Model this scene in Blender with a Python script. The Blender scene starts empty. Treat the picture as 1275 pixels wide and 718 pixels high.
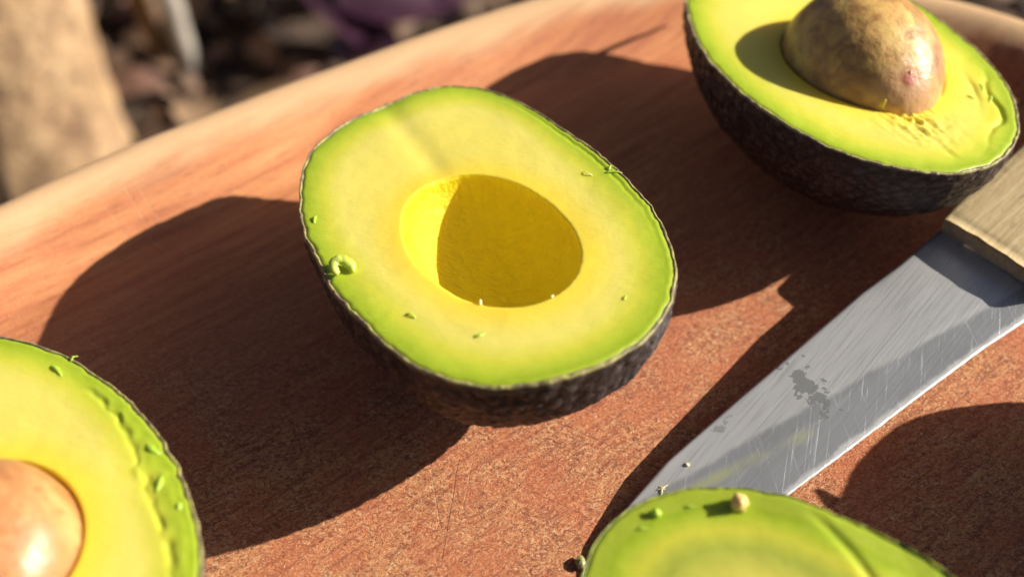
import bpy, math, random
import numpy as np
from mathutils import Vector, Matrix, noise, Euler
rnd = random.Random(7)
S = bpy.context.scene
C = S.collection
R = math.radians
MM = .001

# ------------------------------------------------------------------ camera
EL, DIST = R(48), .31
cam_d = bpy.data.cameras.new('camera')
cam = bpy.data.objects.new('camera', cam_d)
C.objects.link(cam)
cam.location = (0, -DIST * math.cos(EL), DIST * math.sin(EL))
cam.rotation_euler = (R(90) - EL, 0, 0)
cam_d.sensor_width = 36
cam_d.lens = 1661 / 1275 * 36
cam_d.clip_start = .01
cam_d.clip_end = 50
cam_d.dof.use_dof = True
cam_d.dof.focus_distance = .271
cam_d.dof.aperture_fstop = 8.2
cam_d.dof.aperture_blades = 0
S.camera = cam

# ------------------------------------------------------------------ light
SUN_EL, SUN_AZ = 29, 7.5          # azimuth measured from +x towards +y
w = bpy.data.worlds.new('World'); S.world = w; w.use_nodes = True
nt = w.node_tree; nt.nodes.clear()
sky = nt.nodes.new('ShaderNodeTexSky'); sky.sky_type = 'NISHITA'; sky.sun_disc = False
sky.sun_elevation = R(SUN_EL); sky.sun_rotation = R(90 - SUN_AZ)
sky.air_density = .48; sky.dust_density = 2.0; sky.ozone_density = 1.0
bg = nt.nodes.new('ShaderNodeBackground'); bg.inputs['Strength'].default_value = .050
wo = nt.nodes.new('ShaderNodeOutputWorld')
nt.links.new(sky.outputs[0], bg.inputs[0]); nt.links.new(bg.outputs[0], wo.inputs[0])
sd = bpy.data.lights.new('sun', 'SUN'); sd.energy = 5.0; sd.angle = R(.53); sd.color = (1, .93, .82)
so = bpy.data.objects.new('sun', sd); C.objects.link(so)
sv = Vector((math.cos(R(SUN_EL)) * math.cos(R(SUN_AZ)), math.cos(R(SUN_EL)) * math.sin(R(SUN_AZ)), math.sin(R(SUN_EL))))
so.rotation_euler = sv.to_track_quat('Z', 'Y').to_euler(); so.location = sv * 2
vs = S.view_settings
S.display_settings.display_device = 'sRGB'
vs.view_transform = 'Standard'; vs.look = 'None'; vs.exposure = .64; vs.gamma = 1
S.cycles.max_bounces = 10
S.cycles.diffuse_bounces = 5

# ------------------------------------------------------------------ node helper
class NT:
    def __init__(s, name):
        s.m = bpy.data.materials.new(name); s.m.use_nodes = True
        s.t = s.m.node_tree; s.t.nodes.clear()
        s.out = s.t.nodes.new('ShaderNodeOutputMaterial')
        s.b = s.t.nodes.new('ShaderNodeBsdfPrincipled')
        s.t.links.new(s.b.outputs[0], s.out.inputs[0])
        s.tc = s.t.nodes.new('ShaderNodeTexCoord')
        s.obj = s.tc.outputs['Object']
    def set(s, **k):
        for a, v in k.items():
            i = s.b.inputs[a.replace('_', ' ')]
            s.plug(v, i)
    def plug(s, v, i):
        if isinstance(v, bpy.types.NodeSocket): s.t.links.new(v, i)
        elif v is not None:
            if i.type == 'RGBA' and len(v) == 3: v = (*v, 1)
            i.default_value = v
    def map(s, v, scale=(1, 1, 1), rot=(0, 0, 0), loc=(0, 0, 0)):
        if tuple(rot) != (0, 0, 0) and tuple(scale) != (1, 1, 1): v = s.map(v, (1, 1, 1), rot); rot = (0, 0, 0)   # turn first, then stretch
        n = s.t.nodes.new('ShaderNodeMapping')
        n.inputs['Scale'].default_value = scale; n.inputs['Rotation'].default_value = rot; n.inputs['Location'].default_value = loc
        s.plug(v, n.inputs[0]); return n.outputs[0]
    def noise(s, v, scale, detail=4, rough=.55, dist=0, col=False):
        n = s.t.nodes.new('ShaderNodeTexNoise')
        s.plug(v, n.inputs['Vector']); n.inputs['Scale'].default_value = scale; n.inputs['Detail'].default_value = detail
        n.inputs['Roughness'].default_value = rough; n.inputs['Distortion'].default_value = dist
        return n.outputs['Color' if col else 'Fac']
    def vor(s, v, scale, feature='F1', out='Distance', rand=1):
        n = s.t.nodes.new('ShaderNodeTexVoronoi'); n.feature = feature
        s.plug(v, n.inputs['Vector']); n.inputs['Scale'].default_value = scale; n.inputs['Randomness'].default_value = rand
        return n.outputs[out]
    def math(s, op, a, b=None, c=None, clamp=False):
        n = s.t.nodes.new('ShaderNodeMath'); n.operation = op; n.use_clamp = clamp
        s.plug(a, n.inputs[0]); s.plug(b, n.inputs[1]); s.plug(c, n.inputs[2]); return n.outputs[0]
    def vmath(s, op, a, b=None):
        n = s.t.nodes.new('ShaderNodeVectorMath'); n.operation = op
        s.plug(a, n.inputs[0]); s.plug(b, n.inputs[1]); return n.outputs[0]
    def ramp(s, f, pts, interp='LINEAR'):
        n = s.t.nodes.new('ShaderNodeValToRGB'); r = n.color_ramp; r.interpolation = interp
        while len(r.elements) > 1: r.elements.remove(r.elements[-1])
        for k, (p, c) in enumerate(pts):
            e = r.elements[0] if k == 0 else r.elements.new(p)
            e.position = p; e.color = (*c, 1) if isinstance(c, tuple) else (c, c, c, 1)
        s.plug(f, n.inputs[0]); return n.outputs[0]
    def mix(s, f, a, b, mode='MIX'):
        n = s.t.nodes.new('ShaderNodeMix'); n.data_type = 'RGBA'; n.blend_type = mode
        s.plug(f, n.inputs[0]); s.plug(a, n.inputs[6]); s.plug(b, n.inputs[7]); return n.outputs[2]
    def range(s, v, a, b, c=0, d=1, smooth=True):
        n = s.t.nodes.new('ShaderNodeMapRange'); n.interpolation_type = 'SMOOTHSTEP' if smooth else 'LINEAR'
        s.plug(v, n.inputs[0])
        for k, x in enumerate((a, b, c, d)): n.inputs[k + 1].default_value = x
        return n.outputs[0]
    def attr(s, name):
        n = s.t.nodes.new('ShaderNodeAttribute'); n.attribute_name = name; return n.outputs['Fac']
    def bump(s, h, dist, strength=1, normal=None):
        n = s.t.nodes.new('ShaderNodeBump'); n.inputs['Distance'].default_value = dist; n.inputs['Strength'].default_value = strength
        s.plug(h, n.inputs['Height'])
        if normal is not None: s.plug(normal, n.inputs['Normal'])
        return n.outputs[0]
    def sep(s, v):
        n = s.t.nodes.new('ShaderNodeSeparateXYZ'); s.plug(v, n.inputs[0]); return n.outputs

# ------------------------------------------------------------------ object helpers
def mesh_np(name, V, F, mat, parent=None, attrs=None, smooth=True):
    me = bpy.data.meshes.new(name)
    V = np.asarray(V, np.float32); 
    me.vertices.add(len(V)); me.vertices.foreach_set('co', V.ravel())
    if isinstance(F, np.ndarray):
        k = F.shape[1]; me.loops.add(F.size); me.loops.foreach_set('vertex_index', F.ravel().astype(np.int32))
        me.polygons.add(len(F)); me.polygons.foreach_set('loop_start', np.arange(0, F.size, k, dtype=np.int32))
        me.update(calc_edges=True)
    else:
        me = bpy.data.meshes.new(name); me.from_pydata(V.tolist(), [], F)
    me.validate()
    me.polygons.foreach_set('use_smooth', [smooth] * len(me.polygons))
    for k, a in (attrs or {}).items():
        at = me.attributes.new(k, 'FLOAT', 'POINT'); at.data.foreach_set('value', np.asarray(a, np.float32))
    if mat: me.materials.append(mat)
    o = bpy.data.objects.new(name, me); C.objects.link(o)
    if parent: o.parent = parent
    return o
def grid_faces(nr, nt_, closed=True, flip=False):
    i, j = np.meshgrid(np.arange(nr - 1), np.arange(nt_ if closed else nt_ - 1), indexing='ij')
    a = i * nt_ + j; b = i * nt_ + (j + 1) % nt_; c = (i + 1) * nt_ + (j + 1) % nt_; d = (i + 1) * nt_ + j
    F = np.stack([a, b, c, d] if not flip else [d, c, b, a], -1).reshape(-1, 4)
    return F
def tag(o, label, cat, group=None, kind=None):
    if label: o['label'] = label
    if cat: o['category'] = cat
    if group: o['group'] = group
    if kind: o['kind'] = kind
    return o
def empty(name, loc):
    o = bpy.data.objects.new(name, None); o.location = loc; o.empty_display_size = .01; C.objects.link(o); return o
def nz(p, f, seed=0.):
    return noise.noise(Vector((p[0] * f + seed, p[1] * f - seed, (p[2] if len(p) > 2 else 0) * f + seed * .7)))
def tube(pts, rad, seg=12, name='tube', mat=None, parent=None, rough=0., seed=0, flat=1.):
    """a bent tapering tube through pts (Vectors) with radii rad"""
    pts = [Vector(p) for p in pts]; V = []
    up = Vector((.13, .2, 1)).normalized()
    for k, p in enumerate(pts):
        t = (pts[min(k + 1, len(pts) - 1)] - pts[max(k - 1, 0)]).normalized()
        a = t.cross(up).normalized(); b = a.cross(t).normalized()
        for q in range(seg):
            th = 2 * math.pi * q / seg
            r = rad[k] * (1 + rough * nz((math.cos(th) * 2, math.sin(th) * 2, k * .6), 1., seed))
            V.append(p + a * math.cos(th) * r + b * math.sin(th) * r * flat)
    F = [list(f) for f in grid_faces(len(pts), seg, True, True)]
    F.append(list(range(seg))); n = (len(pts) - 1) * seg; F.append([n + q for q in range(seg)][::-1])
    return mesh_np(name, [tuple(v) for v in V], F, mat, parent)

# ------------------------------------------------------------------ materials
def flesh_material(name, seed, deep=(.94, .75, .018), pale=(.76, .68, .145), shift=0., inset=0.):
    m = NT(name)
    co = m.map(m.obj, loc=(seed, seed * .3, 0))
    d = m.attr('rim'); hole = m.attr('hole'); bowl = m.attr('bowl')
    n1 = m.noise(co, 60, 3, .5); n2 = m.noise(co, 420, 3, .6)
    dd = m.math('ADD', d, m.math('MULTIPLY', m.math('SUBTRACT', n1, .5), 2.2 + shift))
    dd = m.math('ADD', dd, m.math('MULTIPLY', m.math('SUBTRACT', n2, .5), 1.4))
    f = m.math('DIVIDE', m.math('SUBTRACT', dd, inset), 20.)
    c = m.ramp(f, [(0, (.37, .46, .034)), (.05, (.33, .44, .020)), (.16, (.45, .54, .036)), (.30, (.62, .61, .060)), (.52, pale), (1, (.79, .68, .13))])
    hf = m.range(m.math('ADD', hole, m.math('MULTIPLY', m.math('SUBTRACT', n1, .5), 4.0)), 0, 9., .80, 0)
    c = m.mix(hf, c, (.88, .66, .038))
    c = m.mix(m.range(bowl, 0, 1), c, m.mix(m.noise(co, 300, 3), deep, tuple(x * .88 for x in deep)))
    # freckles and pale fibres
    fr = m.range(m.noise(m.map(co, (1, 2.4, 1), (0, 0, .9)), 330, 2, .5), .68, .80)
    c = m.mix(m.math('MULTIPLY', fr, .13), c, (.36, .38, .04))
    pf = m.range(m.noise(m.map(co, (1, 3, 1), (0, 0, -.5)), 500, 3, .6), .60, .72)
    c = m.mix(m.math('MULTIPLY', pf, .12), c, (.80, .71, .17))
    b1 = m.noise(co, 620, 4, .65)
    b2 = m.noise(co, 170, 3, .5)
    gr = m.noise(m.map(co, (1, 9, 1), (0, 0, .25)), 300, 3, .6)
    h = m.math('ADD', m.math('MULTIPLY', b1, .00012), m.math('MULTIPLY', b2, .00006))
    h = m.math('ADD', h, m.math('MULTIPLY', gr, .00007))
    h = m.math('ADD', h, m.math('MULTIPLY', m.math('MULTIPLY', bowl, m.noise(m.map(co, (1, 1.6, 1)), 480, 5, .68)), .0016))
    m.set(Base_Color=c, Roughness=m.range(n2, .3, .7, .34, .52), Normal=m.bump(h, 1., .55),
          Subsurface_Weight=.5, Subsurface_Radius=(.0036, .0028, .0009), Subsurface_Scale=1., Specular_IOR_Level=.42)
    m.b.subsurface_method = 'RANDOM_WALK'
    return m.m

def skin_material(name, cut_a=(.40, .36, .12), cut_b=(.17, .12, .085)):
    m = NT(name)
    rim = m.attr('rim'); peak = m.attr('peak')
    n = m.noise(m.obj, 260, 5, .65); n2 = m.noise(m.obj, 60, 3, .5)
    c = m.mix(n, (.015, .009, .008), (.050, .028, .024))
    c = m.mix(m.range(m.math('ADD', peak, m.math('MULTIPLY', m.math('SUBTRACT', n, .5), .5)), .45, 1.0, 0, .40), c, (.13, .098, .09))  # sunlit grey on the pebble tops, painted into the colour
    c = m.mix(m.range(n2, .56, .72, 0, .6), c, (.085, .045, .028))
    c = m.mix(m.range(peak, -.05, .45, .75, 0), c, (.006, .004, .004))  # shade in the valleys between pebbles, painted near black
    cut = m.mix(m.range(m.noise(m.obj, 420, 3, .6), .35, .65), cut_a, cut_b)
    c = m.mix(m.range(rim, .25, .75), c, cut)
    h = m.math('ADD', m.math('MULTIPLY', m.noise(m.obj, 900, 4, .65), .0004), m.math('MULTIPLY', m.vor(m.obj, 420), .0005))
    m.set(Base_Color=c, Roughness=m.range(n, .3, .7, .36, .6), Normal=m.bump(h, 1., .8), Specular_IOR_Level=.5)
    return m.m

def seed_material(name, mode):
    m = NT(name)
    n1 = m.noise(m.obj, 70, 5, .62, .6); n2 = m.noise(m.obj, 240, 5, .65); n3 = m.noise(m.obj, 45, 2, .5)
    if mode == 'dark':
        c = m.ramp(n1, [(.28, (.24, .105, .045)), (.42, (.40, .20, .070)), (.54, (.58, .34, .10)), (.70, (.66, .47, .13))])
        c = m.mix(m.range(n2, .34, .55, .6, 0), c, (.26, .115, .045))
    else:
        c = m.ramp(n1, [(.28, (.40, .155, .055)), (.5, (.52, .235, .085)), (.7, (.62, .36, .13))])
        c = m.mix(m.range(n2, .36, .48, .5, 0), c, (.36, .14, .05))
    tip = m.attr('tip')   # bare patch at the pointed end
    tn = m.math('ADD', tip, m.math('MULTIPLY', m.math('SUBTRACT', n2, .5), .25))
    c = m.mix(m.range(tn, .86, .97, 0, .85), c, m.mix(n1, (.46, .22, .12), (.56, .36, .16)))
    red = m.math('ADD', m.attr('red'), m.math('MULTIPLY', m.math('SUBTRACT', n2, .5), .030))
    c = m.mix(m.range(red, .991, .999, 0, .8), c, (.33, .045, .03))
    h = m.math('ADD', m.math('MULTIPLY', n2, .0005), m.math('MULTIPLY', m.noise(m.obj, 900, 3), .00012))
    m.set(Base_Color=c, Roughness=m.range(n2, .35, .65, .36, .58), Normal=m.bump(h, 1., .75),
          Subsurface_Weight=.12, Subsurface_Radius=(.002, .0008, .0003), Subsurface_Scale=1., Coat_Weight=.22, Coat_Roughness=.34)
    return m.m

M_FLESH = flesh_material('avocado_flesh', 0.)
M_FLESH2 = flesh_material('avocado_flesh_greener', .37, pale=(.71, .655, .12))
M_FLESH3 = flesh_material('avocado_flesh_olive', .71, pale=(.42, .47, .062), inset=3.5, shift=1.0)
M_SKIN = skin_material('avocado_skin')
M_SKIN2 = skin_material('avocado_skin_green_rim', (.34, .40, .05), (.22, .24, .05))
M_SEED = seed_material('seed_brown', 'dark')
M_SEED2 = seed_material('seed_pale', 'pale')

def shred_material(name, a, b):
    m = NT(name)
    m.set(Base_Color=m.mix(m.noise(m.obj, 500, 3), a, b), Roughness=.4, Subsurface_Weight=.4,
          Subsurface_Radius=(.002, .0016, .0005), Subsurface_Scale=1., Normal=m.bump(m.noise(m.obj, 900, 3), .0002, .5))
    return m.m
M_GREEN = shred_material('green_shred', (.30, .52, .03), (.50, .66, .08))
M_PALE = shred_material('pale_shred', (.72, .66, .26), (.82, .76, .40))
M_TAN = shred_material('tan_crumb', (.72, .50, .16), (.80, .62, .26))

def board_material():
    m = NT('worn_hardwood')
    rot = m.map(m.obj, (1, 1, 1), (0, 0, R(-39)))             # x along the grain
    wob = m.noise(m.map(rot, (.5, 1, 1)), 12, 2, .5, col=True)
    warp = m.vmath('ADD', rot, m.vmath('MULTIPLY', m.vmath('SUBTRACT', wob, (.5, .5, .5)), (.006, .012, 0)))
    streak = m.noise(m.map(warp, (1, 14, 1)), 32, 6, .62)
    fine = m.noise(m.map(warp, (1, 9, 1)), 190, 5, .65)
    broad = m.noise(rot, 14, 3, .5)
    c = m.ramp(streak, [(.28, (.37, .125, .052)), (.42, (.55, .210, .086)), (.55, (.67, .285, .112)), (.70, (.75, .36, .148))])
    c = m.mix(m.range(broad, .35, .68, 0, .55), c, (.46, .150, .076))
    c = m.mix(m.range(fine, .30, .46, .55, 0), c, (.24, .080, .040))
    # worn and chopped middle: fuzzy torn fibres, redder
    xyz = m.sep(m.obj)
    far = m.math('ADD', m.math('MULTIPLY', xyz[1], 1.0), m.math('MULTIPLY', xyz[0], -.42))
    far = m.math('ADD', far, m.math('MULTIPLY', m.math('SUBTRACT', broad, .5), .09))
    worn = m.range(far, -.028, .052, 1, .12)
    f1 = m.noise(m.map(warp, (1, 1.5, 1), (0, 0, .45)), 720, 5, .72, 1.4)
    f2 = m.noise(m.map(m.obj, (1.7, 1, 1), (0, 0, 1.2)), 1050, 3, .6, .8)
    c = m.mix(m.math('MULTIPLY', m.range(f1, .52, .61), m.math('MULTIPLY', worn, .72)), c, (.80, .43, .22))
    c = m.mix(m.math('MULTIPLY', m.range(f1, .38, .49, 1, 0), m.math('MULTIPLY', worn, .85)), c, (.20, .056, .038))  # low spots between fibres darkened, relief shade painted into the colour
    c = m.mix(m.math('MULTIPLY', m.range(m.noise(m.obj, 900, 3, .6), .36, .45, 1, 0), m.math('MULTIPLY', worn, .7)), c, (.26, .085, .06))
    c = m.mix(m.math('MULTIPLY', m.range(f2, .57, .65), m.math('MULTIPLY', worn, .7)), c, (.80, .58, .33))
    c = m.mix(m.math('MULTIPLY', m.range(m.noise(m.obj, 75, 3), .42, .62), m.math('MULTIPLY', worn, .45)), c, (.60, .165, .075))
    c = m.mix(m.math('MULTIPLY', m.range(m.noise(m.map(warp, (1, 7, 1)), 110, 4, .6), .34, .48, 1, 0), m.math('MULTIPLY', worn, .42)), c, (.22, .060, .040))
    # paler band along the rim
    e = m.attr('edge')
    en = m.math('ADD', e, m.math('MULTIPLY', m.math('SUBTRACT', m.noise(m.map(rot, (1, 3, 1)), 40, 4), .5), 9.))
    c = m.mix(m.range(en, 7.5, 14.5, .9, 0), c, m.mix(streak, (.64, .40, .21), (.74, .52, .29)))
    # knife scars and cracks: short straight strokes
    h_cut = None
    def seg(x0, y0, x1, y1, wd, bend=0.):
        nonlocal h_cut
        L = math.hypot(x1 - x0, y1 - y0); a = math.atan2(y1 - y0, x1 - x0)
        # local frame of the stroke in mm
        v = m.vmath('SUBTRACT', m.obj, (x0 * MM, y0 * MM, 0))
        mp = m.t.nodes.new('ShaderNodeMapping'); mp.inputs['Rotation'].default_value = (0, 0, -a); mp.inputs['Scale'].default_value = (1, 1, 1)
        m.plug(v, mp.inputs[0]); q = m.sep(mp.outputs[0])
        t = m.math('DIVIDE', q[0], L * MM)
        inside = m.math('MULTIPLY', m.range(t, 0, .08), m.range(t, .9, 1, 1, 0))
        wgl = m.math('MULTIPLY', m.math('SUBTRACT', m.noise(m.obj, 320, 2), .5), .0006)
        y = m.math('ADD', q[1], wgl)
        if bend: y = m.math('SUBTRACT', y, m.math('MULTIPLY', m.math('MULTIPLY', t, m.math('SUBTRACT', 1., t)), bend * MM))
        prof = m.range(m.math('ABSOLUTE', y), 0, wd * MM, 1, 0)
        return m.math('MULTIPLY', prof, inside)
    dark = [(-11, -47, -14, -74, .16), (76, -16, 92, -27, .22), (84, -18, 104, -26, .15), (4, -35, 34, -52, .14),
            (-66, -28, -20, -30, .10), (44, 6, 60, -2, .12),
            (-14, -77, 14, -82, .12), (-3, -52, 12, -60, .12)]
    pale = [(-93, 25, -88, 19, .18), (-90, 26, -84, 19, .14), (-97, 20, -91, 14, .12), (-54, 48, -49, 42, .16), (-89, 17, -82, 12, .12), (-80, -27, -24, -33, .16), (-88, -30, -40, -24, .12),
            (-50, -22, -14, -21, .14), (-60, -49, -38, -44, .14), (-70, -35, -48, -41, .12), (-18, -44, -14, -66, .2), (-8, -47, -10, -60, .14), (-42, 42, -30, 33, .12), (20, -46, 34, -40, .14), (-72, -20, -58, -36, .12)]
    acc = None
    for s_ in dark:
        q = seg(*s_); acc = q if acc is None else m.math('MAXIMUM', acc, q)
    c = m.mix(m.math('MULTIPLY', acc, .65), c, (.07, .022, .014))
    acc2 = None
    for s_ in pale:
        q = seg(*s_); acc2 = q if acc2 is None else m.math('MAXIMUM', acc2, q)
    brk = m.range(m.noise(m.obj, 600, 3), .42, .55)
    c = m.mix(m.math('MULTIPLY', m.math('MULTIPLY', acc2, brk), .55), c, (.74, .52, .34))
    h = m.math('ADD', m.math('MULTIPLY', m.math('MULTIPLY', f1, worn), .0013), m.math('MULTIPLY', fine, .00016))
    h = m.math('ADD', h, m.math('MULTIPLY', m.math('MULTIPLY', f2, worn), .0004))
    h = m.math('SUBTRACT', h, m.math('MULTIPLY', m.math('MAXIMUM', acc, acc2), .00018))
    h = m.math('ADD', h, m.math('MULTIPLY', m.noise(m.obj, 1500, 2), .00006))
    m.set(Base_Color=c, Roughness=m.range(fine, .3, .7, .6, .78), Normal=m.bump(h, 1., .62), Specular_IOR_Level=.28)
    return m.m

def blade_material():
    m = NT('worn_blade_steel')
    # object space of the blade: x along the spine from tip, y across, metres
    co = m.obj
    xyz = m.sep(co)
    s1 = m.noise(m.map(co, (1, 34, 1), (0, 0, R(7))), 60, 5, .6)
    s2 = m.noise(m.map(co, (1, 34, 1), (0, 0, R(34))), 48, 5, .65, .15)
    s3 = m.noise(m.map(co, (1, 30, 1), (0, 0, R(58))), 40, 5, .65, .15)
    cloud = m.noise(co, 55, 4, .6)
    # grind line, with a darker reflection painted into the steel below it: from (34,4) to (94,19) mm, wavy
    gl = m.math('ADD', m.math('MULTIPLY', m.math('SUBTRACT', xyz[0], .034), .235), .0045)
    gl = m.math('ADD', gl, m.math('MULTIPLY', m.math('SUBTRACT', cloud, .5), .004))
    below = m.range(m.math('SUBTRACT', xyz[1], gl), -.0006, .0009)
    base = m.mix(cloud, (.52, .52, .51), (.64, .64, .63))
    base = m.mix(m.range(s1, .36, .5, .32, 0), base, (.33, .33, .325))
    base = m.mix(below, base, m.mix(cloud, (.29, .30, .305), (.46, .47, .475)))
    scr = m.math('MULTIPLY', m.range(s2, .56, .74), below)
    base = m.mix(m.math('MULTIPLY', scr, .75), base, (.78, .80, .82))
    scr3 = m.math('MULTIPLY', m.range(s3, .58, .76), below)
    base = m.mix(m.math('MULTIPLY', scr3, .6), base, (.85, .85, .85))
    # blotchy dark stain
    dx = m.math('DIVIDE', m.math('SUBTRACT', xyz[0], .0575), .0042)
    dy = m.math('DIVIDE', m.math('SUBTRACT', xyz[1], .0060), .0092)
    sk = m.math('ADD', dx, m.math('MULTIPLY', dy, .45))
    r = m.math('SQRT', m.math('ADD', m.math('MULTIPLY', sk, sk), m.math('MULTIPLY', dy, dy)))
    st = m.math('SUBTRACT', r, m.math('MULTIPLY', m.math('SUBTRACT', m.noise(co, 360, 4, .7), .45), 3.6))
    stain = m.range(st, .34, .44, .9, 0)
    dx2 = m.math('DIVIDE', m.math('SUBTRACT', xyz[0], .038), .0055)
    dy2 = m.math('DIVIDE', m.math('SUBTRACT', xyz[1], -.0005), .0016)
    r2 = m.math('SQRT', m.math('ADD', m.math('MULTIPLY', dx2, dx2), m.math('MULTIPLY', dy2, dy2)))
    stain2 = m.range(m.math('SUBTRACT', r2, m.math('MULTIPLY', m.math('SUBTRACT', m.noise(co, 500, 4, .7), .5), 4.0)), .2, .5, .45, 0)
    base = m.mix(m.math('MAXIMUM', stain, stain2), base, (.17, .18, .18))
    # dried avocado smear, thin and greenish
    ex = m.math('SUBTRACT', m.math('ADD', m.math('MULTIPLY', m.math('SUBTRACT', xyz[0], .020), .30), .0045), xyz[1])
    sm = m.math('MULTIPLY', m.range(m.math('ABSOLUTE', ex), 0, .0022, 1, 0), m.range(xyz[0], .046, .052, 1, 0))
    sm = m.math('MULTIPLY', sm, m.range(cloud, .3, .6))
    base = m.mix(m.math('MULTIPLY', sm, .9), base, (.33, .35, .18))
    edge = m.attr('edge')
    base = m.mix(m.range(m.math('ADD', edge, m.math('MULTIPLY', m.math('SUBTRACT', m.noise(co, 160, 4, .65), .5), .7)), .42, .80), base, (.78, .78, .76))  # bright highlight along the cutting edge, painted into the steel colour
    h = m.math('ADD', m.math('MULTIPLY', s1, .00005), m.math('MULTIPLY', m.math('ADD', scr, scr3), .00003))
    h = m.math('ADD', h, m.math('MULTIPLY', m.noise(co, 30, 2), .0006))
    m.set(Base_Color=base, Metallic=m.math('SUBTRACT', .5, m.math('MULTIPLY', m.math('MAXIMUM', stain, sm), .4)),
          Roughness=m.math('ADD', m.range(s1, .3, .7, .36, .46), m.math('MULTIPLY', below, -.06)), Normal=m.bump(h, 1., .6))
    return m.m

def simple_wood(name, a, b, stretch=(1, 12, 6), scale=60, rough=.7, rot=(0, 0, 0), bump=.0003):
    m = NT(name)
    q = m.map(m.obj, stretch, rot)
    n = m.noise(q, scale, 5, .6); n2 = m.noise(m.obj, scale * 4, 4, .6)
    c = m.mix(m.range(n, .3, .7), a, b)
    c = m.mix(m.range(n2, .30, .42, .4, 0), c, tuple(x * .45 for x in a))
    c = m.mix(m.range(m.noise(m.obj, scale * .5, 3), .55, .75, 0, .4), c, tuple(min(1, x * 1.25) for x in b))
    h = m.math('ADD', m.math('MULTIPLY', n, 1.), m.math('MULTIPLY', n2, .4))
    m.set(Base_Color=c, Roughness=rough, Normal=m.bump(h, bump, .9), Specular_IOR_Level=.3)
    return m.m

# ------------------------------------------------------------------ cutting board (a shallow tray)
def catmull(P, n):
    P = np.array(P, float); N = len(P); out = []
    for k in range(N):
        p0, p1, p2, p3 = P[k - 1], P[k], P[(k + 1) % N], P[(k + 2) % N]
        for t in np.linspace(0, 1, n, endpoint=False):
            out.append(.5 * ((2 * p1) + (-p0 + p2) * t + (2 * p0 - 5 * p1 + 4 * p2 - p3) * t * t + (-p0 + 3 * p1 - 3 * p2 + p3) * t ** 3))
    return np.array(out)
bp = [(-119, 20), (-77.5, 50), (-37, 75.5), (-4, 94.5), (30, 108), (62, 114), (98, 108), (138, 89.5), (178, 55), (206, 8), (222, -50), (220, -120),
      (190, -180), (130, -225), (50, -245), (-40, -240), (-120, -210), (-175, -150), (-190, -85), (-166, -28)]
BO = catmull(bp, 18)[::-1]                           # clockwise reversed = counterclockwise seen from above
ctr = np.array([20., -70.])
RIM_H = 12.
def board_profile():
    """(inset mm from the rim, z mm) from centre to rim, round it and under"""
    pr = []
    for d in (240, 150, 100, 70, 50, 40): pr.append((d, 0.))
    for d in np.linspace(33, 5, 22):
        u = max(0., (27 - d) / 22); pr.append((d, RIM_H * (u * u * (3 - 2 * u)) ** 1.1))
    for a in np.linspace(.15, math.pi / 2, 10):
        pr.append((5 - 5 * math.sin(a), RIM_H - 5 + 5 * math.cos(a)))
    pr += [(-.2, 4), (1.0, -8), (5, -15), (12, -19), (60, -20), (240, -20)]
    return pr
def build_board():
    N = len(BO); prof = board_profile(); V = []; A = []
    tang = np.roll(BO, -1, 0) - np.roll(BO, 1, 0); nrm = np.stack([-tang[:, 1], tang[:, 0]], 1); nrm /= np.linalg.norm(nrm, axis=1)[:, None]
    if ((ctr - BO[0]) @ nrm[0]) < 0: nrm = -nrm
    for d, z in prof:
        if d <= 33: P = BO + nrm * d
        else:
            base = BO + nrm * 33; f = min(1., (d - 33) / 207.); P = base + (ctr - base) * f * .999
        for p in P:
            zz = z + (.25 * nz((p[0], p[1]), .05, 3.) if d > 12 else .5 * nz((p[0], p[1]), .03, 3.))
            V.append((p[0] * MM, p[1] * MM, zz * MM)); A.append(d if z > 2 or d > 20 else d)
    F = grid_faces(len(prof), N, True, True)
    o = mesh_np('cutting_board', V, F, board_material(), None, {'edge': A})
    tag(o, 'large reddish brown wooden cutting board with a pale raised rim and rough worn middle', 'cutting board')
    return o
board = build_board()

# ------------------------------------------------------------------ avocados
NTH = 360
TH = np.linspace(0, 2 * np.pi, NTH, endpoint=False)
def four(co, th):
    r = np.full_like(th, co[0]); k = 1
    for q in range(1, len(co), 2):
        r = r + co[q] * np.cos(k * th) + co[q + 1] * np.sin(k * th); k += 1
    return r
def polar_ell(a, b, k, th):
    # radius of the egg (a cos t, b sin t (1-k cos t)) at polar angle th
    t = np.linspace(0, 2 * np.pi, 2000); x = a * np.cos(t); y = b * np.sin(t) * (1 - k * np.cos(t))
    an = np.unwrap(np.arctan2(y, x)); return np.interp(th, an, np.hypot(x, y))

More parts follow.
